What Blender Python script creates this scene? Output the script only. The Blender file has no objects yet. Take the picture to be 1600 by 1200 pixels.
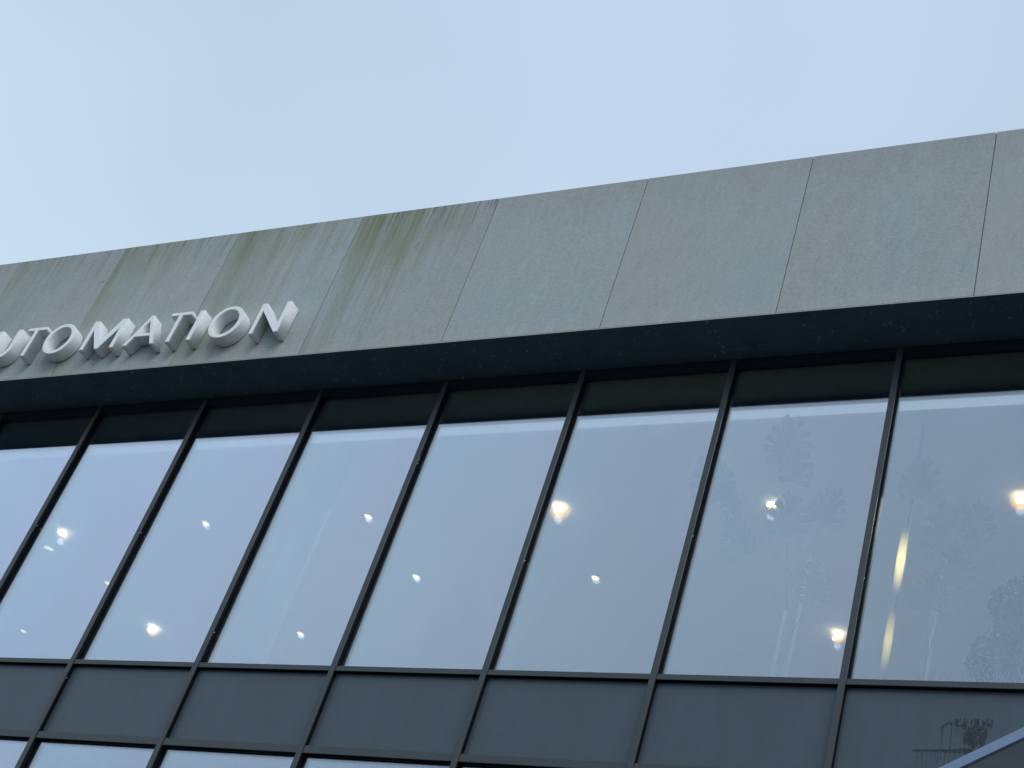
import bpy, bmesh, math, random
from mathutils import Vector, Matrix
S = bpy.context.scene
COL = S.collection
R = math.radians
rnd = random.Random(7)
ZO = 7.77            # height of the upper sill transom above the ground

# ------------------------------------------------------------ camera, sky, sun, exposure
cam = bpy.data.cameras.new('camera')
cam.sensor_width = 36.0
cam.lens = 36.0 * 2526.8 / 1600
cam.clip_start = 0.1
cam.clip_end = 3000
co = bpy.data.objects.new('camera', cam)
COL.objects.link(co)
r_ = Vector((0.87767261, 0.39340226, 0.27372512))
u_ = Vector((0.0620358, -0.65958965, 0.74906145))
w_ = Vector((-0.47522873, 0.64044997, 0.60330879))
mw = Matrix(((r_.x, u_.x, -w_.x, 12.6454), (r_.y, u_.y, -w_.y, -9.911), (r_.z, u_.z, -w_.z, -6.1695 + ZO), (0, 0, 0, 1)))
co.matrix_world = mw
S.camera = co

SUN_EL, SUN_AZ = 46.0, 142.0     # azimuth measured from +y towards +x
world = bpy.data.worlds.new('World')
S.world = world
world.use_nodes = True
nt = world.node_tree
for n in list(nt.nodes):
    nt.nodes.remove(n)
def wn(t, **k):
    n = nt.nodes.new(t)
    for a, b in k.items():
        setattr(n, a, b)
    return n
out = wn('ShaderNodeOutputWorld')
bg_sky = wn('ShaderNodeBackground')
bg_cloud = wn('ShaderNodeBackground')
sky = wn('ShaderNodeTexSky')
sky.sky_type = 'NISHITA'
sky.sun_disc = False
sky.sun_elevation = R(SUN_EL)
sky.sun_rotation = R(SUN_AZ)
nt.links.new(sky.outputs[0], bg_sky.inputs['Color'])
bg_sky.inputs['Strength'].default_value = 0.08
tc = wn('ShaderNodeTexCoord')
noi = wn('ShaderNodeTexNoise')
noi.inputs['Scale'].default_value = 2.6
noi.inputs['Detail'].default_value = 3.0
noi.inputs['Roughness'].default_value = 0.45
nt.links.new(tc.outputs['Generated'], noi.inputs['Vector'])
sep = wn('ShaderNodeSeparateXYZ')
nt.links.new(tc.outputs['Generated'], sep.inputs[0])
el = wn('ShaderNodeMapRange')        # overcast: paler lower down, a little bluer overhead
el.inputs['From Min'].default_value = 0.45
el.inputs['From Max'].default_value = 0.85
el.interpolation_type = 'SMOOTHSTEP'
nt.links.new(sep.outputs['Z'], el.inputs['Value'])
mx = wn('ShaderNodeMix', data_type='RGBA')
nt.links.new(el.outputs[0], mx.inputs['Factor'])
mx.inputs['A'].default_value = (0.625, 0.800, 0.955, 1)
mx.inputs['B'].default_value = (0.548, 0.684, 0.862, 1)
ramp = wn('ShaderNodeMapRange')
ramp.inputs['From Min'].default_value = 0.3
ramp.inputs['From Max'].default_value = 0.7
ramp.inputs['To Min'].default_value = 0.91
ramp.inputs['To Max'].default_value = 1.09
nt.links.new(noi.outputs['Fac'], ramp.inputs['Value'])
nt.links.new(mx.outputs['Result'], bg_cloud.inputs['Color'])
nt.links.new(ramp.outputs[0], bg_cloud.inputs['Strength'])
ms = wn('ShaderNodeMixShader')
ms.inputs[0].default_value = 0.93
nt.links.new(bg_sky.outputs[0], ms.inputs[1])
nt.links.new(bg_cloud.outputs[0], ms.inputs[2])
nt.links.new(ms.outputs[0], out.inputs['Surface'])

sd = bpy.data.lights.new('sun', 'SUN')
sd.energy = 1.33
sd.angle = R(40)
sd.color = (1.0, 0.98, 0.955)
so = bpy.data.objects.new('sun', sd)
COL.objects.link(so)
sdir = Vector((math.sin(R(SUN_AZ)) * math.cos(R(SUN_EL)), math.cos(R(SUN_AZ)) * math.cos(R(SUN_EL)), math.sin(R(SUN_EL))))
so.rotation_euler = sdir.to_track_quat('Z', 'Y').to_euler()
so.location = (4, -30, 40)

S.view_settings.view_transform = 'Standard'
S.view_settings.look = 'None'
S.view_settings.exposure = 0.0
S.view_settings.gamma = 1.0
S.view_settings.use_curve_mapping = False
S.cycles.max_bounces = 10
S.cycles.glossy_bounces = 6
S.cycles.diffuse_bounces = 4
S.cycles.transparent_max_bounces = 24
S.cycles.use_denoising = True
S.cycles.sample_clamp_indirect = 4.0

# ------------------------------------------------------------ helpers
def link(name, me, mat=None, parent=None, loc=(0, 0, 0)):
    o = bpy.data.objects.new(name, me)
    COL.objects.link(o)
    o.location = loc
    if mat is not None and me is not None and not me.materials:
        me.materials.append(mat)
    if parent is not None:
        o.parent = parent
    return o

def thing(name, label, cat, loc=(0, 0, 0), group=None):
    o = bpy.data.objects.new(name, None)
    o.empty_display_size = 0.2
    COL.objects.link(o)
    o.location = loc
    o['label'] = label
    o['category'] = cat
    if group:
        o['group'] = group
    return o

def box_bm(bm, x0, x1, y0, y1, z0, z1):
    vs = [bm.verts.new(p) for p in ((x0, y0, z0), (x1, y0, z0), (x1, y1, z0), (x0, y1, z0), (x0, y0, z1), (x1, y0, z1), (x1, y1, z1), (x0, y1, z1))]
    for f in ((3, 2, 1, 0), (4, 5, 6, 7), (0, 1, 5, 4), (1, 2, 6, 5), (2, 3, 7, 6), (3, 0, 4, 7)):
        bm.faces.new([vs[i] for i in f])

def mesh_from(bm, name, bevel=0.0):
    if bevel:
        bmesh.ops.bevel(bm, geom=bm.edges[:], offset=bevel, segments=1, affect='EDGES', clamp_overlap=True)
    bm.normal_update()
    me = bpy.data.meshes.new(name)
    bm.to_mesh(me)
    bm.free()
    return me

def box_mesh(name, x0, x1, y0, y1, z0, z1, bevel=0.0):
    bm = bmesh.new()
    box_bm(bm, x0, x1, y0, y1, z0, z1)
    return mesh_from(bm, name, bevel)

def tube_bm(bm, pts, rads, seg=8, cap=True):
    rings = []
    n = len(pts)
    for i, p in enumerate(pts):
        p = Vector(p)
        a = Vector(pts[max(i - 1, 0)])
        b = Vector(pts[min(i + 1, n - 1)])
        d = (b - a).normalized()
        s = d.cross(Vector((0.3, 0.2, 1)) if abs(d.z) < 0.9 else Vector((1, 0, 0))).normalized()
        t = d.cross(s)
        rr = rads[i] if isinstance(rads, (list, tuple)) else rads
        rings.append([bm.verts.new(p + (s * math.cos(2 * math.pi * k / seg) + t * math.sin(2 * math.pi * k / seg)) * rr) for k in range(seg)])
    for i in range(n - 1):
        for k in range(seg):
            f = bm.faces.new((rings[i][k], rings[i][(k + 1) % seg], rings[i + 1][(k + 1) % seg], rings[i + 1][k]))
            f.smooth = True
    if cap:
        bm.faces.new(rings[0][::-1])
        bm.faces.new(rings[-1])

def lathe_bm(bm, prof, seg=24, smooth=True):
    rings = []
    for r, z in prof:
        rings.append([bm.verts.new((r * math.cos(2 * math.pi * k / seg), r * math.sin(2 * math.pi * k / seg), z)) for k in range(seg)] if r > 1e-6 else [bm.verts.new((0, 0, z))])
    for a, b in zip(rings, rings[1:]):
        for k in range(seg):
            k2 = (k + 1) % seg
            if len(a) == 1 and len(b) == 1:
                continue
            if len(a) == 1:
                f = bm.faces.new((a[0], b[k2], b[k]))
            elif len(b) == 1:
                f = bm.faces.new((a[k], a[k2], b[0]))
            else:
                f = bm.faces.new((a[k], a[k2], b[k2], b[k]))
            f.smooth = smooth

# ------------------------------------------------------------ materials
class NT:
    def __init__(self, name):
        self.m = bpy.data.materials.new(name)
        self.m.use_nodes = True
        self.t = self.m.node_tree
        for n in list(self.t.nodes):
            self.t.nodes.remove(n)
        self.out = self.t.nodes.new('ShaderNodeOutputMaterial')
    def n(self, t, **k):
        n = self.t.nodes.new(t)
        for a, b in k.items():
            setattr(n, a, b)
        return n
    def l(self, a, b):
        self.t.links.new(a, b)
    def val(self, sock, v):
        if hasattr(v, 'is_output'):
            self.l(v, sock)
        else:
            sock.default_value = v
    def math(self, op, a, b=None, c=None, clamp=False):
        n = self.n('ShaderNodeMath', operation=op, use_clamp=clamp)
        self.val(n.inputs[0], a)
        if b is not None:
            self.val(n.inputs[1], b)
        if c is not None:
            self.val(n.inputs[2], c)
        return n.outputs[0]
    def mapr(self, v, a, b, c, d, smooth=False):
        n = self.n('ShaderNodeMapRange')
        if smooth:
            n.interpolation_type = 'SMOOTHSTEP'
        self.val(n.inputs['Value'], v)
        for nm, x in zip(('From Min', 'From Max', 'To Min', 'To Max'), (a, b, c, d)):
            n.inputs[nm].default_value = x
        return n.outputs[0]
    def mixc(self, f, a, b, blend='MIX'):
        n = self.n('ShaderNodeMix', data_type='RGBA', blend_type=blend)
        self.val(n.inputs['Factor'], f)
        self.val(n.inputs['A'], a if hasattr(a, 'is_output') else (*a, 1))
        self.val(n.inputs['B'], b if hasattr(b, 'is_output') else (*b, 1))
        return n.outputs['Result']
    def noise(self, vec, scale, detail=4, rough=0.55):
        n = self.n('ShaderNodeTexNoise')
        if vec is not None:
            self.l(vec, n.inputs['Vector'])
        n.inputs['Scale'].default_value = scale
        n.inputs['Detail'].default_value = detail
        n.inputs['Roughness'].default_value = rough
        return n.outputs['Fac']
    def vmul(self, vec, s, off=None):
        n = self.n('ShaderNodeVectorMath', operation='MULTIPLY')
        self.l(vec, n.inputs[0])
        n.inputs[1].default_value = s
        if off is None:
            return n.outputs[0]
        a = self.n('ShaderNodeVectorMath', operation='ADD')
        self.l(n.outputs[0], a.inputs[0])
        self.val(a.inputs[1], off)
        return a.outputs[0]
    def princ(self, color, rough=0.5, metal=0.0, spec=0.5, normal=None):
        b = self.n('ShaderNodeBsdfPrincipled')
        self.val(b.inputs['Base Color'], color if hasattr(color, 'is_output') else (*color, 1))
        self.val(b.inputs['Roughness'], rough)
        b.inputs['Metallic'].default_value = metal
        b.inputs['Specular IOR Level'].default_value = spec
        if normal is not None:
            self.l(normal, b.inputs['Normal'])
        self.l(b.outputs[0], self.out.inputs['Surface'])
        return b
    def bump(self, h, strength=0.2, dist=0.01):
        n = self.n('ShaderNodeBump')
        n.inputs['Strength'].default_value = strength
        n.inputs['Distance'].default_value = dist
        self.l(h, n.inputs['Height'])
        return n.outputs[0]
    def obj_co(self):
        return self.n('ShaderNodeTexCoord').outputs['Object']
    def rand(self):
        return self.n('ShaderNodeObjectInfo').outputs['Random']

def simple(name, col, rough=0.5, metal=0.0, spec=0.5, var=0.12, scale=6.0, bump=0.0):
    m = NT(name)
    oc = m.obj_co()
    nz = m.noise(oc, scale, 5, 0.6)
    c = m.mixc(m.mapr(nz, 0.3, 0.7, 0, 1), tuple(x * (1 - var) for x in col), tuple(min(1, x * (1 + var)) for x in col))
    m.princ(c, m.mapr(nz, 0.3, 0.7, max(0.02, rough - 0.05), min(1, rough + 0.05)), metal, spec, m.bump(m.noise(oc, scale * 12, 3), bump, 0.004) if bump else None)
    return m.m

PW, PH = 1.6785, 2.0364          # fascia panel pitch and height
def concrete():
    m = NT('fascia_concrete')
    oc = m.obj_co()
    rd = m.rand()
    roff = m.n('ShaderNodeCombineXYZ')
    m.l(m.math('MULTIPLY', rd, 37.0), roff.inputs[0])
    m.l(m.math('MULTIPLY', rd, 91.0), roff.inputs[1])
    m.l(m.math('MULTIPLY', rd, 53.0), roff.inputs[2])
    ro = roff.outputs[0]
    sp = m.n('ShaderNodeSeparateXYZ')
    m.l(oc, sp.inputs[0])
    u = m.math('DIVIDE', sp.outputs[0], PW)
    v = m.math('DIVIDE', sp.outputs[2], PH)
    big = m.noise(m.vmul(oc, (1, 1, 0.8), ro), 1.1, 3, 0.5)
    weave = m.noise(m.vmul(oc, (44, 44, 62), ro), 1.0, 2, 0.5)
    fine = m.noise(m.vmul(oc, (16, 16, 5), ro), 1.0, 5, 0.7)
    mid = m.noise(m.vmul(oc, (5, 5, 3.2), ro), 1.0, 4, 0.6)
    base = m.mixc(m.mapr(big, 0.35, 0.65, 0, 1, True), (0.362, 0.384, 0.374), (0.347, 0.394, 0.402))
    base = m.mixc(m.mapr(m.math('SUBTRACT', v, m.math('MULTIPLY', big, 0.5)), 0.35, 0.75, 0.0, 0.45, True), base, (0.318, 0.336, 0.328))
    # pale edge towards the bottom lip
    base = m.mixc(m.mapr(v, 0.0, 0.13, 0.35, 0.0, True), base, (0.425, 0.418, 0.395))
    g = m.math('ADD', m.mapr(weave, 0.25, 0.75, -0.12, 0.12), m.mapr(fine, 0.3, 0.7, -0.05, 0.05))
    g = m.math('ADD', g, m.mapr(mid, 0.3, 0.7, -0.03, 0.03))
    g = m.math('ADD', m.math('ADD', g, 1.0), m.math('MULTIPLY', m.math('SUBTRACT', rd, 0.5), 0.06))
    gm = m.n('ShaderNodeCombineXYZ')
    for i in range(3):
        m.l(g, gm.inputs[i])
    base = m.mixc(1.0, base, gm.outputs[0], 'MULTIPLY')
    # algae run-off: streaks that start at the coping and run down, heaviest beside the left joint
    at = m.n('ShaderNodeAttribute', attribute_type='OBJECT', attribute_name='algae')
    al = at.outputs['Fac']
    s1 = m.noise(m.vmul(oc, (34, 1, 0.75), ro), 1.0, 6, 0.65)
    s2 = m.noise(m.vmul(oc, (7, 1, 0.45), ro), 1.0, 4, 0.55)
    s3 = m.noise(m.vmul(oc, (2.3, 1, 0.9), ro), 1.0, 3, 0.5)
    a = m.math('MULTIPLY', v, 0.50)
    a = m.math('ADD', a, m.math('MULTIPLY', m.math('SUBTRACT', 1.0, u), 0.80))
    a = m.math('ADD', a, m.math('MULTIPLY', m.math('SUBTRACT', s1, 0.5), 1.25))
    a = m.math('ADD', a, m.math('MULTIPLY', m.math('SUBTRACT', s2, 0.5), 1.7))
    a = m.math('ADD', a, m.math('MULTIPLY', m.math('SUBTRACT', s3, 0.5), 0.9))
    a = m.math('SUBTRACT', a, 0.53, clamp=True)
    a = m.math('MULTIPLY', m.math('MULTIPLY', a, al), 1.05, clamp=True)
    a = m.math('MULTIPLY', a, 0.92)
    alg = m.mixc(m.mapr(s1, 0.35, 0.65, 0, 1), (0.145, 0.165, 0.080), (0.245, 0.270, 0.165))
    c = m.mixc(a, base, alg)
    # short dark drips right under the coping
    d1 = m.noise(m.vmul(oc, (26, 1, 1.3), ro), 1.0, 3, 0.6)
    d = m.math('MULTIPLY', m.mapr(v, 0.72, 1.0, 0, 1), m.mapr(d1, 0.52, 0.72, 0, 1))
    d = m.math('MULTIPLY', d, m.math('ADD', m.math('MULTIPLY', al, 0.75), 0.06), clamp=True)
    c = m.mixc(d, c, (0.105, 0.105, 0.080))
    h = m.math('ADD', m.math('MULTIPLY', weave, 0.6), m.math('MULTIPLY', fine, 0.5))
    m.princ(c, 0.85, 0.0, 0.25, m.bump(h, 0.25, 0.004))
    return m.m
M_CONC = concrete()

def glass():
    m = NT('coated_glass')
    ge = m.n('ShaderNodeNewGeometry')
    dt = m.n('ShaderNodeVectorMath', operation='DOT_PRODUCT')
    m.l(ge.outputs['Normal'], dt.inputs[0])
    m.l(ge.outputs['Incoming'], dt.inputs[1])
    c = m.math('ABSOLUTE', dt.outputs['Value'])
    k = m.math('POWER', m.math('SUBTRACT', 1.0, c, clamp=True), 3.0)
    f = m.math('ADD', m.math('MULTIPLY', k, 3.2), 0.134, clamp=True)
    gl = m.n('ShaderNodeBsdfGlossy')
    gl.inputs['Roughness'].default_value = 0.0
    oc = m.obj_co()
    rd = m.rand()
    off = m.n('ShaderNodeCombineXYZ')
    m.l(m.math('MULTIPLY', rd, 60.0), off.inputs[0])
    m.l(m.math('MULTIPLY', rd, 23.0), off.inputs[2])
    sx = m.n('ShaderNodeSeparateXYZ')
    m.l(oc, sx.inputs[0])
    hue = m.noise(m.vmul(oc, (0.9, 1, 0.55), off.outputs[0]), 1.0, 2, 0.5)
    hue = m.math('ADD', m.math('MULTIPLY', m.math('SUBTRACT', hue, 0.5), 1.6), m.math('DIVIDE', sx.outputs[0], 1.45), clamp=True)
    hc = m.mixc(hue, (0.785, 0.855, 0.965), (0.83, 0.832, 0.972))
    smear = m.noise(m.vmul(oc, (2.2, 1, 0.5), off.outputs[0]), 1.0, 5, 0.6)
    br = m.math('ADD', m.mapr(smear, 0.3, 0.7, -0.014, 0.014), m.math('MULTIPLY', m.math('SUBTRACT', rd, 0.5), 0.022))
    f = m.math('ADD', f, br, clamp=True)
    m.l(hc, gl.inputs['Color'])
    tr = m.n('ShaderNodeBsdfTransparent')
    tr.inputs['Color'].default_value = (0.945, 0.970, 0.965, 1)
    mi = m.n('ShaderNodeMixShader')
    m.l(f, mi.inputs[0])
    m.l(tr.outputs[0], mi.inputs[1])
    m.l(gl.outputs[0], mi.inputs[2])
    m.l(mi.outputs[0], m.out.inputs['Surface'])
    return m.m
M_GLASS = glass()

def coated(name, col, rough, streak=0.1):
    m = NT(name)
    oc = m.obj_co()
    a = m.noise(m.vmul(oc, (7, 7, 0.7)), 1.0, 4, 0.6)
    b = m.noise(oc, 9.0, 5, 0.65)
    t = m.math('ADD', m.math('MULTIPLY', a, 0.6), m.math('MULTIPLY', b, 0.4))
    c = m.mixc(m.mapr(t, 0.35, 0.65, 0, 1), tuple(x * (1 - streak) for x in col), tuple(x * (1 + streak) for x in col))
    m.princ(c, m.mapr(t, 0.3, 0.7, rough - 0.06, rough + 0.08), 0.0, 0.4)
    return m.m
M_FRAME = coated('anthracite_powder_coat', (0.043, 0.054, 0.058), 0.42, 0.12)
M_SPAN = coated('blue_grey_spandrel_coat', (0.056, 0.078, 0.100), 0.34, 0.08)
M_GASK = simple('black_rubber', (0.006, 0.008, 0.010), 0.9, 0, 0.1)
M_INFR = simple('inner_frame_coat', (0.10, 0.11, 0.13), 0.5)
M_STAIN = simple('dried_dirt', (0.034, 0.046, 0.056), 0.7, 0, 0.2, 0.3, 30)
M_WHITE = simple('white_painted_metal', (0.84, 0.85, 0.84), 0.45, 0, 0.4, 0.035, 14)
M_WHITE2 = simple('white_sign_face', (0.86, 0.87, 0.87), 0.4, 0, 0.4, 0.02, 14)
M_EDGE_HL = simple('pale_edge_highlight', (0.48, 0.48, 0.44), 0.5, 0.2, 0.4, 0.1)
M_LIP = simple('blue_grey_canopy_edge', (0.27, 0.35, 0.52), 0.35, 0, 0.5, 0.05, 10)
M_CANS = simple('grey_canopy_underside', (0.66, 0.74, 0.78), 0.6, 0, 0.3, 0.05, 5)
M_SCREW = simple('bare_steel', (0.5, 0.52, 0.52), 0.3, 1.0)
M_SCUFF = simple('dark_scuff', (0.10, 0.105, 0.07), 0.9)
M_ROOF = simple('roof_membrane', (0.2, 0.2, 0.2), 0.9)
M_POCK = simple('olive_grey_recess_paint', (0.165, 0.205, 0.145), 0.8)
M_CEIL = simple('white_ceiling_paint', (0.62, 0.64, 0.64), 0.8, 0, 0.2, 0.03)
M_FLOOR = simple('pale_timber_floor', (0.36, 0.33, 0.29), 0.95)
M_IWALL = simple('pale_office_wall', (0.45, 0.46, 0.46), 0.9)
M_LEAF = None
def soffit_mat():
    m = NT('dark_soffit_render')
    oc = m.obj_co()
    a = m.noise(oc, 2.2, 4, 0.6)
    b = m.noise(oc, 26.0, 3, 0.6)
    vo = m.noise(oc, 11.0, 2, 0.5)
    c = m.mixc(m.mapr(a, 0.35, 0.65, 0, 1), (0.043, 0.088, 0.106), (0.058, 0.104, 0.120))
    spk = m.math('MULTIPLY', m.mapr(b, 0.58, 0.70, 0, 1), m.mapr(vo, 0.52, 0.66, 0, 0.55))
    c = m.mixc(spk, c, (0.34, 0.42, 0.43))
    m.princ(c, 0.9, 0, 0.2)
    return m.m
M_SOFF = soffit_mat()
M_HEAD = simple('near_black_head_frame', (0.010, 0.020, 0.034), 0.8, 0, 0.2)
def ground_mat():
    m = NT('grey_paving')
    oc = m.obj_co()
    a = m.noise(oc, 0.15, 5, 0.6)
    b = m.noise(oc, 14, 4, 0.6)
    br = m.n('ShaderNodeTexBrick')
    m.l(oc, br.inputs['Vector'])
    br.inputs['Scale'].default_value = 1.6
    br.inputs['Mortar Size'].default_value = 0.012
    br.inputs['Color1'].default_value = (0.055, 0.056, 0.056, 1)
    br.inputs['Color2'].default_value = (0.068, 0.068, 0.066, 1)
    br.inputs['Mortar'].default_value = (0.03, 0.03, 0.03, 1)
    c = m.mixc(m.mapr(a, 0.3, 0.7, 0, 0.4), br.outputs[0], (0.05, 0.052, 0.052))
    c = m.mixc(m.mapr(b, 0.3, 0.7, 0, 0.25), c, (0.042, 0.043, 0.042))
    m.princ(c, 0.85, 0, 0.3)
    return m.m
M_GROUND = ground_mat()

def emit(name, col, strength):
    m = NT(name)
    e = m.n('ShaderNodeEmission')
    e.inputs['Color'].default_value = (*col, 1)
    e.inputs['Strength'].default_value = strength
    m.l(e.outputs[0], m.out.inputs['Surface'])
    return m.m
M_LED = emit('warm_led_disc', (1.0, 0.80, 0.34), 2.7)
def lamp_light(parent, power, dz):
    d_ = bpy.data.lights.new('lamp_light', 'SPOT')
    d_.energy = power
    d_.spot_size = R(130)
    d_.spot_blend = 0.6
    d_.shadow_soft_size = 0.04
    d_.color = (1.0, 0.955, 0.90)
    o = bpy.data.objects.new('lamp_light', d_)
    COL.objects.link(o)
    o.parent = parent
    o.location = (0, 0, dz)
    return o
M_SLOT = emit('strip_glow', (0.84, 0.95, 1.0), 0.42)  # glow put into the ceiling strip to brighten it
M_BULB = emit('bright_halogen', (1.0, 0.90, 0.66), 18.0)
def halo_mat(name, col, strength, power=1.6):
    # painted lens bloom round the bulb (emissive, clear towards its rim)
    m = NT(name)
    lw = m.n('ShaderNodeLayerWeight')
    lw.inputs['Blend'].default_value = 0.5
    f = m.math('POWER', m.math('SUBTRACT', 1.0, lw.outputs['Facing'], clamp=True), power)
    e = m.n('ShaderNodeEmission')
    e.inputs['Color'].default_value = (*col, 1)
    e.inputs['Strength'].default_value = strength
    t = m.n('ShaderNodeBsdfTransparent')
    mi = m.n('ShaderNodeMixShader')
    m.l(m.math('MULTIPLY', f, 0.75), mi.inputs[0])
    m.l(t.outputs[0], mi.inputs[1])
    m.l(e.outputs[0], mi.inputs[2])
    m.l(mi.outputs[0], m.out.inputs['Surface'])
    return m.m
M_HALO = halo_mat('warm_bloom_glow', (1.0, 0.47, 0.03), 3.0, 4.2)

def streak_mat(name, col, strength, half):  # glow fading to the ends, imitates light reflected on a column
    m = NT(name)
    sp = m.n('ShaderNodeSeparateXYZ')
    m.l(m.obj_co(), sp.inputs[0])
    z = m.math('ABSOLUTE', m.math('DIVIDE', sp.outputs[2], half))
    f = m.math('POWER', m.math('SUBTRACT', 1.0, z, clamp=True), 1.7)
    lw = m.n('ShaderNodeLayerWeight')
    lw.inputs['Blend'].default_value = 0.5
    fc = m.math('POWER', m.math('SUBTRACT', 1.0, lw.outputs['Facing'], clamp=True), 0.8)
    e = m.n('ShaderNodeEmission')
    e.inputs['Color'].default_value = (*col, 1)
    e.inputs['Strength'].default_value = strength
    t = m.n('ShaderNodeBsdfTransparent')
    mi = m.n('ShaderNodeMixShader')
    m.l(m.math('MULTIPLY', f, fc, clamp=True), mi.inputs[0])
    m.l(t.outputs[0], mi.inputs[1])
    m.l(e.outputs[0], mi.inputs[2])
    m.l(mi.outputs[0], m.out.inputs['Surface'])
    return m.m

# ------------------------------------------------------------ ground
gm = bpy.data.meshes.new('ground')
gm.from_pydata([(-800, -800, 0), (800, -800, 0), (800, 800, 0), (-800, 800, 0)], [], [(0, 1, 2, 3)])
g = link('ground', gm, M_GROUND)
g['kind'] = 'structure'

# ------------------------------------------------------------ the building
Y0 = 0.5282          # fascia face stands this far in front of the mullion faces
Z0, Z1 = 3.2756 + ZO, 3.2756 + PH + ZO
XJ = -2.0025
X0, X1 = XJ - 4 * PW, XJ + 10 * PW
YG = 0.055           # outer face of the glass
B = thing('office_building', 'modern office building with grey concrete fascia above a dark framed glass curtain wall', 'building')
# fascia panels
pm = box_mesh('fascia_panel', 0.0036, PW - 0.0036, 0.0, 0.045, 0.0092, PH, 0.0035)
alg = {-4: 0.3, -3: 0.5, -2: 0.4, -1: 0.35, 0: 0.62, 1: 0.85, 2: 0.72, 3: 1.08, 4: 0.05, 5: 0.02, 6: 0.0, 7: 0.04, 8: 0.02, 9: 0.0}
for k in range(-4, 10):
    o = link('fascia_panel', pm, M_CONC, B, (XJ + k * PW, -Y0, Z0))
    o['algae'] = float(alg[k])
    if k in (1, 2, 3):
        o['label'] = 'concrete panel streaked with green algae'
    if k == 3:
        for (cx, cz, ln, an) in ((0.885, 1.457, 0.105, 52),):
            bm = bmesh.new()
            pts = [(cx + math.cos(R(an + 14 * (t - 0.5))) * ln * (t - .5), -0.0006, cz + math.sin(R(an + 14 * (t - 0.5))) * ln * (t - .5)) for t in [i / 6 for i in range(7)]]
            tube_bm(bm, pts, [0.0006, .002, .003, .0025, .002, .0015, .0005], 5)
            link('scuff_mark', mesh_from(bm, 'scuff_mark'), M_SCUFF, o)
    if k == 0:
        bm = bmesh.new()
        pts = [(1.645 + 0.035 * t, -0.0006, 1.465 + 0.05 * t * t) for t in [i / 5 for i in range(6)]]
        tube_bm(bm, [(x - .04, y, z) for x, y, z in pts], [0.0006, .0035, .004, .003, .002, .0005], 5)
        link('scuff_mark', mesh_from(bm, 'scuff_mark'), M_SCUFF, o)
link('edge_highlight', box_mesh('edge_highlight', X0, X1, -Y0 - 0.0015, -Y0 + 0.003, Z0 - 0.0005, Z0 + 0.0055), M_EDGE_HL, B)  # light line along the panels' lower edge, painted as a pale strip
link('fascia_backing', box_mesh('fascia_backing', X0, X1, -Y0 + 0.050, -Y0 + 0.10, Z0 + 0.016, Z1 - 0.03), M_GASK, B)
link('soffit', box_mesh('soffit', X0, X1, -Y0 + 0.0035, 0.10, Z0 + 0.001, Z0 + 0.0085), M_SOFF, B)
link('roof', box_mesh('roof', X0 + .03, X1 - .03, -Y0 + 0.11, 11.0, Z1 - 0.25, Z1 - 0.06), M_ROOF, B)
# body walls (sides and back)
link('wall', box_mesh('wall_west', X0, X0 + 0.25, 0.40, 11.0, 0, Z1 - 0.26), M_CONC, B)
link('wall', box_mesh('wall_east', X1 - 0.25, X1, 0.40, 11.0, 0, Z1 - 0.26), M_CONC, B)
link('wall', box_mesh('wall_back', X0 + 0.26, X1 - 0.26, 10.75, 11.0, 0, Z1 - 0.26), M_IWALL, B)
# window rows: (z sill, z head) and spandrels, measured from the upper sill transom's top edge
ROWS = [(0.0, 3.20), (-3.78, -0.8446), (-7.68, -4.62)]
FW = 0.052
KS = range(-5, 10)
KX0 = -5
def mull_x(k):
    return 1.5 * k
mm = box_mesh('mullion', 0, FW, 0.0, 0.013, -7.75, 3.275, 0.0015)
mg = box_mesh('gasket', 0.002, FW - 0.002, 0.0135, YG - 0.0004, -7.75, 3.274)
mi_ = box_mesh('inner_profile', 0.004, FW - 0.004, YG + 0.031, YG + 0.10, -7.75, 3.298, 0.003)
screws = {0: [1.63], 1: [1.50, -0.2], 2: [0.33], 3: [2.29, 2.25, 2.32], 4: [1.1], 5: [1.33], 6: [0.9]}
scm = bmesh.new()
lathe_bm(scm, [(0, 0.0025), (0.005, 0.002), (0.006, 0.0)], 8)
scm = mesh_from(scm, 'screw')
for k in KS:
    o = link('mullion', mm, M_FRAME, B, (mull_x(k), 0, ZO))
    link('gasket', mg, M_GASK, o)
    link('inner_profile', mi_, M_INFR, o)
    for z in screws.get(k, []):
        s = link('screw', scm, M_SCREW, o, (FW - 0.002, 0.025, z))
        s.rotation_euler = (0, R(90), 0)
BW = 1.5 - FW
tm = box_mesh('transom', 0.0005, BW - 0.0005, 0.011, 0.020, -0.049, 0.0, 0.0015)
tm2 = box_mesh('transom', 0.0005, BW - 0.0005, 0.011, 0.020, -0.070, 0.0, 0.0015)
tg = box_mesh('gasket', 0.0005, BW - 0.0005, 0.0205, YG + 0.03, -0.048, -0.001)
tg2 = box_mesh('gasket', 0.0005, BW - 0.0005, 0.0205, YG + 0.03, -0.069, -0.001)
ti = box_mesh('inner_profile', 0.004, BW - 0.004, YG + 0.031, YG + 0.10, -0.060, -0.002, 0.003)
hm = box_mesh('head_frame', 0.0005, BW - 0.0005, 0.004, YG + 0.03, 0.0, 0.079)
pan1 = {}
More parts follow.
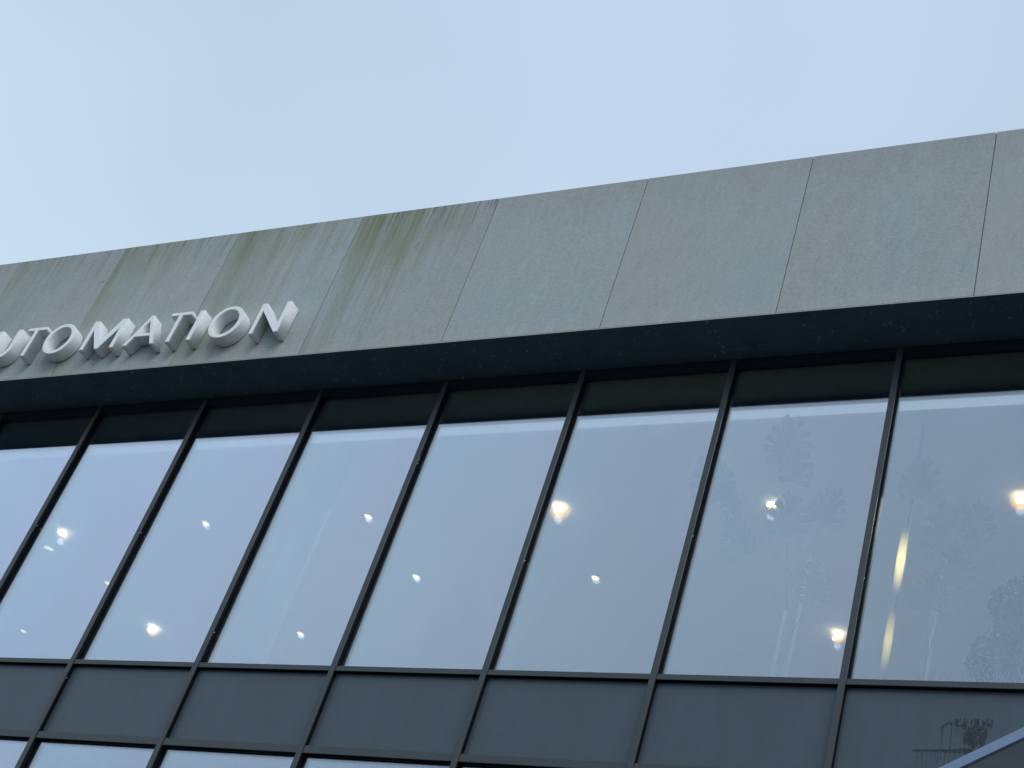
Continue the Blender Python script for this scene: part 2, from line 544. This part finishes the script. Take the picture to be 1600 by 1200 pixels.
for ri, (za, zb) in enumerate(ROWS):
    ph = zb - za
    fr = bmesh.new()      # thin black edge seal round each insulated pane
    for q in ((-0.024, -0.002, 0, ph), (BW + 0.002, BW + 0.024, 0, ph), (-0.0018, BW + 0.0018, 0, 0.006), (-0.0018, BW + 0.0018, ph - 0.006, ph)):
        box_bm(fr, q[0], q[1], YG + 0.0065, YG + 0.0195, q[2], q[3])
    wf = mesh_from(fr, 'window')
    po = box_mesh('pane', -0.020, BW + 0.020, YG, YG + 0.006, 0.0, ph)
    pi = box_mesh('pane_inner', -0.020, BW + 0.020, YG + 0.020, YG + 0.026, 0.0, ph)
    for k in KS[:-1]:
        x = mull_x(k) + FW
        w = link('window', wf, M_GASK, B, (x, 0, za + ZO))
        link('pane', po, M_GLASS, w)
        link('pane', pi, M_GLASS, w)
        t = link('transom', tm, M_FRAME, B, (x, 0, za + ZO))
        link('gasket', tg, M_GASK, t)
        link('inner_profile', ti, M_INFR, t)
        if ri:
            t = link('transom', tm2, M_FRAME, B, (x, 0, zb + 0.0705 + ZO))
            link('gasket', tg2, M_GASK, t)
            link('inner_profile', ti, M_INFR, t)
        else:
            link('head_frame', hm, M_HEAD, B, (x, 0, zb + ZO))
sp_obj = {}
for (za, zb) in ((-0.7740, -0.0495), (-4.5490, -3.8295)):
    sm = box_mesh('spandrel_panel', 0.001, BW - 0.001, 0.056, 0.10, 0, zb - za - 0.0005)
    for k in KS[:-1]:
        o = link('spandrel_panel', sm, M_SPAN, B, (mull_x(k) + FW, 0, za + ZO))
        if za > -1:
            sp_obj[k] = o
# dried dirt on the right spandrel: a smudge with runs below it
def stain(o):
    bm = bmesh.new()
    rs = random.Random(5)
    ox, oz = o.location.x - 0.011, o.location.z - ZO + 0.024
    lev = [0]
    def blob(cx, cz, rx, rz, n=9, j=0.5):
        lev[0] += 1
        y = 0.0552 - lev[0] * 0.0000035
        vs = []
        for i in range(n):
            a = 2 * math.pi * i / n
            q = 1 + rs.uniform(-j, j)
            vs.append(bm.verts.new((cx - ox + rx * q * math.cos(a), y, cz - oz + rz * q * math.sin(a))))
        bm.faces.new(vs[::-1])
    def drip(cx, z1, z0, w):
        lev[0] += 1
        y = 0.0552 - lev[0] * 0.0000035
        n = 5
        L, Rr = [], []
        for i in range(n + 1):
            t = i / n
            z = z1 + (z0 - z1) * t
            dx = rs.uniform(-0.003, 0.003)
            ww = w * (1 - 0.6 * t) * rs.uniform(0.5, 1.2)
            L.append(bm.verts.new((cx - ox + dx - ww, y, z - oz)))
            Rr.append(bm.verts.new((cx - ox + dx + ww, y, z - oz)))
        for i in range(n):
            bm.faces.new((L[i], L[i + 1], Rr[i + 1], Rr[i]))
    # right, densest clump
    for _ in range(95):
        t = rs.random() ** 0.8
        cx = 9.99 + rs.uniform(-0.085, 0.10) * (1 - 0.25 * t)
        blob(cx, -0.285 - 0.16 * t, rs.uniform(.004, .012), rs.uniform(.008, .026), 7, 0.55)
    for _ in range(16):
        x = rs.uniform(9.91, 10.11)
        drip(x, rs.uniform(-.262, -.238), -0.31, rs.uniform(.003, .007))
    for _ in range(14):
        blob(rs.uniform(9.95, 10.06), rs.uniform(-.50, -.44), rs.uniform(.006, .016), rs.uniform(.005, .012), 7)
    # middle clump
    for _ in range(15):
        blob(9.865 + rs.gauss(0, .024), -0.285 + rs.gauss(0, .02), rs.uniform(.004, .011), rs.uniform(.006, .018))
    for i in range(5):
        blob(9.76 + i * 0.012, -0.325 + i * 0.011, .009, .006)
    # horizontal tide line
    for i in range(40):
        t = i / 39
        blob(9.585 + 0.40 * t, -0.512 + 0.014 * t + rs.uniform(-.004, .004), .013, .005 + .016 * t * t)
    for x in (9.765, 9.772, 9.83, 9.855, 9.87, 9.89, 9.905, 9.95, 9.97, 10.0, 10.03, 10.06):
        drip(x, -0.31, -0.31 - rs.uniform(.08, .19), rs.uniform(.0012, .0028))
    for i in range(15):
        drip(9.61 + i * 0.025 + rs.uniform(-.008, .008), -0.515, -0.515 - rs.uniform(.04, .17), rs.uniform(.0010, .0024))
    s = link('stain', mesh_from(bm, 'stain'), M_STAIN, o)
    o['label'] = 'spandrel panel with a dark dirty smudge and runs'
stain(sp_obj[6])

# interior of the upper floor and plain floors below
link('ceiling', box_mesh('ceiling', X0 + .26, X1 - .26, 0.715, 10.74, 3.3 + ZO, 3.36 + ZO), M_CEIL, B)
link('blind_pocket', box_mesh('blind_pocket', X0 + .26, X1 - .26, 0.10, 0.7145, 3.40 + ZO, 3.46 + ZO), M_POCK, B)
for z in (-0.42, -4.20):
    link('floor_slab', box_mesh('floor_slab', X0 + .26, X1 - .26, 0.115, 10.74, z - 0.28 + ZO, z + ZO), M_FLOOR, B)
def column(x, y, r, z0=-0.42, z1=3.3, m=M_CEIL):
    bm = bmesh.new()
    tube_bm(bm, [(x, y, z0 + ZO), (x, y, z1 + ZO)], r, 20)
    return link('column', mesh_from(bm, 'column'), m, B)
column(2.70, 1.0, 0.15)

# ------------------------------------------------------------ sign
SF = -0.679
SG = thing('sign', 'white raised capital letters reading AUTOMATION along the foot of the concrete fascia', 'sign', (0.4, -Y0, 3.482 + ZO))
ZB, ZT = 3.482, 3.917
def ring(cx, cz, rx, rz, n=56, cw=False):
    p = [(cx + rx * math.cos(2 * math.pi * i / n), cz + rz * math.sin(2 * math.pi * i / n)) for i in range(n)]
    return p[::-1] if cw else p
H_ = ZT - ZB
st = 0.058
def letT(x0, x1):
    c = (x0 + x1) / 2
    return [[(x0, ZT - .048), (c - st / 2, ZT - .048), (c - st / 2, ZB), (c + st / 2, ZB), (c + st / 2, ZT - .048), (x1, ZT - .048), (x1, ZT), (x0, ZT)]]
def letI(x0, x1):
    return [[(x0, ZB), (x1, ZB), (x1, ZT), (x0, ZT)]]
def letO(x0, x1):
    c, z = (x0 + x1) / 2, (3.473 + 3.928) / 2
    rx, rz = (x1 - x0) / 2, (3.928 - 3.473) / 2
    return [ring(c, z, rx, rz), ring(c, z, rx - .056, rz - .050, cw=True)]
def letN(x0, x1):
    s = .054
    return [[(x0, ZB), (x0 + s, ZB), (x0 + s, ZT - .115), (x1 - s, ZB), (x1, ZB), (x1, ZT), (x1 - s, ZT), (x1 - s, ZB + .115), (x0 + s + .008, ZT), (x0, ZT)]]
def letA(x0, x1):
    c = (x0 + x1) / 2
    s = .060
    def inner(z, side):   # inner edge of a leg at height z
        t = (z - ZB) / H_
        return (x0 + s) + (c - .017 + s * .92 - (x0 + s)) * t if side < 0 else (x1 - s) + (c + .017 - s * .92 - (x1 - s)) * t
    zc0, zc1 = ZB + .125, ZB + .172
    # height at which the inner edges meet
    lo, hi = zc1, ZT
    for _ in range(40):
        md = (lo + hi) / 2
        if inner(md, -1) < inner(md, 1):
            lo = md
        else:
            hi = md
    outer = [(x0, ZB), (x0 + s, ZB), (inner(zc0, -1), zc0), (inner(zc0, 1), zc0), (x1 - s, ZB), (x1, ZB), (c + .018, ZT), (c - .018, ZT)]
    hole = [(inner(zc1, -1), zc1), (c, lo - .002), (inner(zc1, 1), zc1)]
    return [outer, hole]
def letM(x0, x1):
    s = .060
    c = (x0 + x1) / 2
    a0, a1 = x0 + .006, x1 - .004
    return [[(x0, ZB), (x0 + s, ZB), (a0 + s - .002, ZT - .15), (c - .025, ZB), (c + .025, ZB), (a1 - s + .002, ZT - .15), (x1 - s, ZB), (x1, ZB), (a1, ZT), (a1 - .074, ZT), (c, ZB + .12), (a0 + .072, ZT), (a0, ZT)]]
def letU(x0, x1):
    s = .062
    c, rx = (x0 + x1) / 2, (x1 - x0) / 2
    zc = ZB + rx - .008
    n = 18
    o = [(c - rx * math.cos(math.pi * i / n), zc - rx * math.sin(math.pi * i / n)) for i in range(n + 1)]
    i_ = [(c + (rx - s) * math.cos(math.pi * i / n), zc - (rx - s * .86) * math.sin(math.pi * i / n)) for i in range(n + 1)]
    return [[(x0, ZT)] + o + [(x1, ZT), (x1 - s, ZT)] + i_ + [(x0 + s, ZT)]]
def extrude(name, loops, half, offset, bevel):
    cu = bpy.data.curves.new(name, 'CURVE')
    cu.dimensions = '2D'
    cu.fill_mode = 'BOTH'
    cu.extrude = half - bevel
    cu.bevel_depth = bevel
    cu.bevel_resolution = 1
    cu.offset = offset
    for lp in loops:
        s = cu.splines.new('POLY')
        s.points.add(len(lp) - 1)
        for p, (x, z) in zip(s.points, lp):
            p.co = (x, z, 0, 1)
        s.use_cyclic_u = True
    t = bpy.data.objects.new(name + '_tmp', cu)
    COL.objects.link(t)
    dg = bpy.context.evaluated_depsgraph_get()
    me = bpy.data.meshes.new_from_object(t.evaluated_get(dg))
    bpy.data.objects.remove(t)
    bpy.data.curves.remove(cu)
    me.name = name
    me.transform(Matrix.Rotation(R(90), 4, 'X'))
    return me
LET = [('A', letA, -1.913, -1.465), ('U', letU, -1.349, -0.997), ('T', letT, -0.898, -0.614), ('O', letO, -0.531, -0.110), ('M', letM, 0.094, 0.584), ('A', letA, 0.710, 1.154),
       ('T', letT, 1.199, 1.476), ('I', letI, 1.588, 1.647), ('O', letO, 1.812, 2.232), ('N', letN, 2.411, 2.782)]
YB = -Y0 - 0.008
half = (YB - SF - 0.004) / 2
for ch, fn, x0, x1 in LET:
    lp = fn(x0, x1)
    c = (x0 + x1) / 2
    lp = [[(x - c, z - ZB) for x, z in q] for q in lp]
    c = 12.6454 + (c - 12.6454) * 1.001
    me = extrude('letter', lp, half, -0.0006, 0.0006)
    o = link('letter', me, M_WHITE, SG)
    o.location = Vector((c, (YB + SF + 0.004) / 2, ZB + 0.0095 + ZO)) - SG.location
    o['label'] = 'raised white letter ' + ch
    fme = extrude('face_plate', lp, 0.003, -0.005, 0.0005)
    f = link('face_plate', fme, M_WHITE2, o)
    f.location = (0, -(half + 0.0015), 0)

# ------------------------------------------------------------ entrance canopy
CN = thing('entrance_canopy', 'angled entrance canopy with a pale blue edge strip below the glass wall at lower right', 'canopy', (10.2, 0, -1.5 + ZO))
d = Vector((0.573, -0.496)).normalized()
nrm = Vector((d.y, -d.x))           # towards the viewer side
if nrm.y > 0:
    nrm = -nrm
def prism(name, pts, z0, z1):
    bm = bmesh.new()
    a = [bm.verts.new((x, y, z0)) for x, y in pts]
    b = [bm.verts.new((x, y, z1)) for x, y in pts]
    n = len(pts)
    bm.faces.new(a[::-1])
    bm.faces.new(b)
    for i in range(n):
        bm.faces.new((a[i], a[(i + 1) % n], b[(i + 1) % n], b[i]))
    bmesh.ops.recalc_face_normals(bm, faces=bm.faces[:])
    return mesh_from(bm, name)
P0 = Vector((10.224, -1.462)) - d * ((1.462 - 0.012) / -d.y)
P1 = P0 + d * 5.2
loc = CN.location
def rel(v):
    return (v.x - loc.x, v.y - loc.y)
lip_t = 0.025
q = [rel(P0 + nrm * 0), rel(P1), rel(P1 - nrm * lip_t), rel(P0 - nrm * lip_t + d * 0.022)]
link('edge_strip', prism('edge_strip', q, -0.066, 0.0), M_LIP, CN)
bk = Vector((P1.x, -0.012))
q = [rel(P0 - nrm * (lip_t + .001) + d * 0.03), rel(P1 - nrm * (lip_t + .001)), rel(bk)]
link('underside_panel', prism('underside_panel', q, -0.062, -0.05), M_CANS, CN)
link('top_panel', prism('top_panel', q, -0.049, -0.006), M_ROOF, CN)

# ------------------------------------------------------------ downlights in the office ceiling
trim = bmesh.new()
lathe_bm(trim, [(0.046, -0.0005), (0.049, -0.006), (0.058, -0.004), (0.060, -0.0005)], 24)
trim = mesh_from(trim, 'trim_ring')
disc = bmesh.new()
lathe_bm(disc, [(0, -0.004), (0.030, -0.0035), (0.0455, -0.001)], 24)
disc = mesh_from(disc, 'led_disc')
LP = 88.0
GRP = 'round downlights in the office ceiling'
def downlight(x, y, label):
    t = thing('downlight', label, 'downlight', (x, y, 3.3 + ZO), GRP)
    link('trim_ring', trim, M_CEIL, t)
    link('led_disc', disc, M_LED, t)
    lamp_light(t, LP, -0.012)
    return t
downlight(0.073, 2.188, 'white round downlight glowing in the upper part of the third window from the left')
downlight(2.431, 2.151, 'white downlight near a mullion, in the window with a faint column behind it')
downlight(2.478, 3.318, 'small white downlight alone in the plain window left of the bright warm lamp')
downlight(4.795, 3.364, 'white oval downlight below the bright warm halo lamp in the same window')
downlight(0.080, 4.561, 'small downlight low in the fourth window, just above the sill')
downlight(-2.375, 3.418, 'tiny downlight half touching a dark mullion in the second window from the left')
downlight(-4.837, 4.594, 'small dim downlight lowest at the far left edge, above the sill')
# warm halogen lamps: bulbs shaped as lens flare, bloom added as glowing globes
GRP2 = 'bright warm halogen lamps on the office ceiling'
halo_ball = bmesh.new()
bmesh.ops.create_uvsphere(halo_ball, u_segments=20, v_segments=12, radius=1.0)
for f in halo_ball.faces:
    f.smooth = True
halo_ball = mesh_from(halo_ball, 'halo_globe')
def halogen(x, y, label, blobs, halo_size=0.16, z=3.3):
    t = thing('halogen_lamp', label, 'lamp', (x, y, z + ZO), GRP2)
    link('trim_ring', trim, M_CEIL, t)
    rs = random.Random(int(x * 100) + 3)
    for (dx, dz, r) in blobs:
        bm = bmesh.new()
        bmesh.ops.create_icosphere(bm, subdivisions=2, radius=r * 0.74)
        for v in bm.verts:
            v.co *= 1 + rs.uniform(-0.34, 0.30)
            v.co.z *= 1.1
        # flare-shaped blobs are laid out across the lamp as the street sees it
        for v in bm.verts:
            v.co += Vector((dx, -0.02 - abs(dz) * .2, dz - 0.03))
        link('bulb_flare', mesh_from(bm, 'bulb_flare'), M_BULB, t)
    lamp_light(t, LP, -0.14)
    if halo_size:
        o = link('halo_globe', halo_ball, M_HALO, t, (0, 0, -0.03))
        o.scale = (halo_size * 0.8,) * 3
    return t
halogen(4.895, 2.09, 'brightest warm lamp with an orange halo beside a mullion in the middle window', [(0, 0, .055), (-.012, .035, .04), (.035, -.03, .03), (-.03, -.03, .028)], .17)
halogen(-2.286, 2.294, 'bright flaring lamp above a smaller glint in the second window from the left', [(0, 0, .052), (-.05, .008, .03), (.05, -.035, .03), (.08, -.06, .018)], .15)
halogen(-2.314, 4.469, 'warm lamp low in the third window, just above the sill, with a flared edge', [(0, 0, .062), (.05, -.02, .04), (.03, .05, .025)], .15)
halogen(7.233, 2.126, 'pair of small bright bulbs among leaves in the sixth window', [(-.032, 0, .022), (.030, 0, .026), (.038, .018, .018)], .07)
halogen(7.282, 4.416, 'bright lamp close to the mullion low in the window with two faint plant stems', [(0, 0, .045), (0.0, .055, .025), (.0, .085, .012), (.03, -.03, .03), (-.03, -.055, .022)], .12)
halogen(9.622, 2.135, 'bright yellow lamp cut by the right edge of the picture', [(0, 0, .05), (-.02, .045, .025), (.04, -.02, .04)], .15)
# small reflected glint in the second window, imitated with glowing blobs on a cord
t = thing('lamp_glint', 'small dim glint made of glowing blobs just below the flaring lamp in the second window', 'lamp', (-2.60, 2.46, 3.16 + ZO))
rs = random.Random(2)
for i in range(6):
    bm = bmesh.new()
    bmesh.ops.create_icosphere(bm, subdivisions=1, radius=rs.uniform(.010, .022))
    for v in bm.verts:
        v.co.x *= 1.7
        v.co += Vector((-.07 + i * .028 + rs.uniform(-.01, .01), 0, .03 - i * .009 + rs.uniform(-.01, .01)))
    link('glint_blob', mesh_from(bm, 'glint_blob'), M_LED, t)
bm = bmesh.new()
tube_bm(bm, [(0, 0, .02), (0, 0, .14)], .003, 6)
link('cord', mesh_from(bm, 'cord'), M_SCREW, t)

t = thing('ceiling_strip_glow', 'long pale ceiling strip with added glow just behind the tops of the windows', 'ceiling strip', (0, 0.78, 3.2995 + ZO))  # ceiling strip made to glow for the bright band behind the window heads
link('glow_strip', box_mesh('glow_strip', X0 + .27, X1 - .27, -0.055, 0.055, -0.009, 0), M_SLOT, t)
link('end_cap', box_mesh('end_cap', X0 + .255, X0 + .2695, -0.055, 0.055, -0.009, 0), M_CEIL, t)
# reflected light streak by the right window, imitated with glowing tubes on a stand
TX, TY = 8.981, 1.0
t = thing('reflected_streak', 'tall amber streak of reflected light behind the rightmost window, made of two glowing tubes', 'lamp', (TX, TY, -0.42 + ZO))
for (zc, hl, s, r) in ((1.775, 0.36, 2.6, .036), (0.99, 0.34, 1.15, .032)):
    bm = bmesh.new()
    tube_bm(bm, [(0, 0, -hl), (0, 0, -hl * .5), (0, 0, 0), (0, 0, hl * .5), (0, 0, hl)], [r * .8, r, r * 1.08, r, r * .8], 18)
    link('streak_tube', mesh_from(bm, 'streak_tube'), streak_mat('amber_streak_glow', (1.0, 0.72, 0.25), s, hl), t, (0, 0, zc + 0.42))
bm = bmesh.new()
tube_bm(bm, [(0, 0.05, 0.0), (0, 0.05, 3.72)], .012, 10)
link('pole', mesh_from(bm, 'pole'), M_INFR, t)
bm = bmesh.new()
lathe_bm(bm, [(0, 0), (.14, 0), (.14, .02), (.02, .03), (0, .03)], 20)
link('base', mesh_from(bm, 'base'), M_INFR, t)

# ------------------------------------------------------------ indoor plants
def leaf_mat(name, c0, c1, rough=0.55, spec=0.3, trans=0.3):
    m = NT(name)
    oc = m.obj_co()
    c = m.mixc(m.mapr(m.noise(oc, 9, 3), .3, .7, 0, 1), c0, c1)
    b = m.princ(c, rough, 0, spec)
    tl = m.n('ShaderNodeBsdfTranslucent')
    m.l(c, tl.inputs['Color'])
    mi = m.n('ShaderNodeMixShader')
    mi.inputs[0].default_value = trans
    m.l(b.outputs[0], mi.inputs[1])
    m.l(tl.outputs[0], mi.inputs[2])
    m.l(mi.outputs[0], m.out.inputs['Surface'])
    return m.m
M_MON = leaf_mat('monstera_leaf', (0.17, 0.25, 0.18), (0.24, 0.33, 0.25))
M_FIC = leaf_mat('dark_ficus_leaf', (0.008, 0.016, 0.010), (0.013, 0.024, 0.013), 0.95, 0.05, 0.0)
M_FERN = leaf_mat('pale_fern', (0.22, 0.28, 0.2), (0.32, 0.38, 0.28))
M_POT = simple('white_planter', (0.6, 0.6, 0.58), 0.5)
M_STEM = simple('plant_stem', (0.36, 0.42, 0.32), 0.7)
M_STAKE = simple('pale_cane', (0.75, 0.74, 0.68), 0.7)
def monstera_leaf(size):
    """heart-shaped blade: solid middle, lobes parted by slits towards the rim"""
    bm = bmesh.new()
    def wd(t):
        return 0.50 * math.sin(math.pi * min(1, 0.20 + 0.80 * t) ** 0.9) ** 0.75
    for side in (-1, 1):
        def P(w, y):
            return bm.verts.new((side * w * size, y * size, (-0.35 * w * w - 0.22 * y * y) * size))
        nf = 5
        mids, ins = [], []
        for i in range(nf + 1):
            t = i / nf
            mids.append(P(0, t))
            ins.append(P(wd(t) * .58, t * .93 - .04 + .10 * t))
        for i in range(nf):
            f = (mids[i], ins[i], ins[i + 1], mids[i + 1])
            bm.faces.new(f if side > 0 else f[::-1])
            t0, t1 = i / nf, (i + 0.74) / nf
            g0 = P(wd(t0) * .98 + .012, t0 - .10 + .24 * t0)
            g1 = P(wd(t1) * 1.0, t1 - .10 + .22 * t1)
            e = P(wd((t0 + t1) / 2) * 1.08, (t0 + t1) / 2 - .10 + .23 * t0)
            k = P(wd(t1) * .60, t1 * .93 - .04 + .10 * t1)
            f = (ins[i], g0, e, g1, k)
            bm.faces.new(f if side > 0 else f[::-1])
    me = mesh_from(bm, 'leaf')
    for p in me.polygons:
        p.use_smooth = True
    return me
LEAF = monstera_leaf(1.0)
def pot_mesh(r, h):
    bm = bmesh.new()
    lathe_bm(bm, [(0, 0), (r * .78, 0), (r, h), (r * .92, h), (r * .88, h - .04), (0, h - .04)], 24)
    return mesh_from(bm, 'pot')
FL = -0.42
def monstera(x, y, label, leaves, stakes):
    t = thing('monstera_plant', label, 'plant', (x, y, FL + ZO))
    link('pot', pot_mesh(.22, .34), M_POT, t)
    for (sx, sy, top) in stakes:
        bm = bmesh.new()
        tube_bm(bm, [(sx - x, sy - y, .28), (sx - x, sy - y, top - FL)], .013, 8)
        link('stake', mesh_from(bm, 'stake'), M_STAKE, t)
    for (lx, ly, lz, size, yaw, tilt, roll) in leaves:
        p = Vector((lx - x, ly - y, lz - FL))
        o = link('leaf', LEAF, M_MON, t, p)
        o.scale = (size,) * 3
        o.rotation_euler = (R(tilt), R(roll), R(yaw))
        bm = bmesh.new()
        b0 = Vector((0, 0, max(.35, p.z - .45)))
        md = (b0 + p) / 2 + Vector((0, 0, .08))
        tube_bm(bm, [b0, md, p], [.004, .0035, .003], 6)
        link('stem', mesh_from(bm, 'stem'), M_STEM, t)
rs = random.Random(11)
monstera(8.05, 1.05, 'tall climbing monstera with split leaves behind the sixth window', [
    (7.42, .55, 2.10, .42, 170, 70, 10), (7.60, .60, 2.02, .38, 140, 55, -20), (7.95, .60, 2.55, .40, 200, 65, 0), (8.05, .62, 2.35, .34, 230, 70, 20),
    (8.10, .60, 1.75, .36, 190, 60, -10), (7.75, .66, 1.60, .34, 160, 60, 10), (8.35, .70, 1.95, .33, 215, 50, 0), (8.40, .75, 1.2, .30, 180, 70, 0)], [(8.145, 1.10, 1.90), (8.045, 1.05, 1.30)])
monstera(9.36, 0.85, 'monstera with drooping split leaves behind the rightmost window', [
    (9.22, .50, 2.02, .34, 195, 75, 0), (9.52, .50, 1.42, .44, 190, 68, 0), (9.58, .52, 1.18, .32, 185, 60, -15),
    (9.70, .55, 1.62, .30, 215, 65, 10), (9.40, .58, 1.0, .28, 190, 70, 0)], [(9.36, .90, 1.55)])
# dark bushy ficus
t = thing('ficus_plant', 'dense dark bushy plant standing at the right edge of the rightmost window', 'plant', (10.12, .95, FL + ZO))
link('pot', pot_mesh(.24, .42), M_POT, t)
bm = bmesh.new()
tube_bm(bm, [(0, 0, .38), (.02, 0, .9), (0, .02, 1.7)], [.03, .025, .012], 8)
link('trunk', mesh_from(bm, 'trunk'), M_STEM, t)
bm = bmesh.new()
for _ in range(3600):
    while True:
        p = Vector((rs.uniform(-1, 1), rs.uniform(-1, 1), rs.uniform(-1, 1)))
        if p.length < 1:
            break
    p = Vector((p.x * .40, p.y * .30, p.z * .72 + 1.28))
    k = 1 + .22 * math.sin(p.z * 9 + p.x * 7)
    p.x *= k
    s = rs.uniform(.03, .06)
    m3 = Matrix.Rotation(rs.uniform(0, 6.28), 3, 'Z') @ Matrix.Rotation(rs.uniform(-1.2, 1.2), 3, 'X')
    vs = [bm.verts.new(p + m3 @ Vector(c) * s) for c in ((0, -1, 0), (.42, -.1, .1), (0, 1, 0), (-.42, -.1, .1))]
    bm.faces.new(vs)
o = link('foliage', mesh_from(bm, 'foliage'), M_FIC, t)
o['kind'] = 'stuff'
# trough of pale ferns along the sill
t = thing('fern_trough', 'low trough of pale feathery ferns along the sill of the rightmost window', 'plant', (10.05, .42, FL + ZO))
link('trough', box_mesh('trough', -.5, .5, -.1, .1, 0, .42, .01), M_POT, t)
bm = bmesh.new()
for _ in range(170):
    x = rs.uniform(-.48, .48)
    y = rs.uniform(-.08, .08)
    L = rs.uniform(.16, .33)
    a = rs.uniform(-.9, .9)
    pts = [Vector((x + math.sin(a) * L * q_, y + rs.uniform(-.01, .01) - .1 * q_ * q_, .42 + L * q_ - .12 * L * q_ * q_)) for q_ in (0, .35, .7, 1)]
    for i in range(3):
        w = .007 * (1 - i / 3.5)
        vs = [bm.verts.new(pts[i] + Vector((-w, 0, 0))), bm.verts.new(pts[i] + Vector((w, 0, 0))), bm.verts.new(pts[i + 1] + Vector((w * .6, 0, 0))), bm.verts.new(pts[i + 1] + Vector((-w * .6, 0, 0)))]
        bm.faces.new(vs)
o = link('fronds', mesh_from(bm, 'fronds'), M_FERN, t)
o['kind'] = 'stuff'
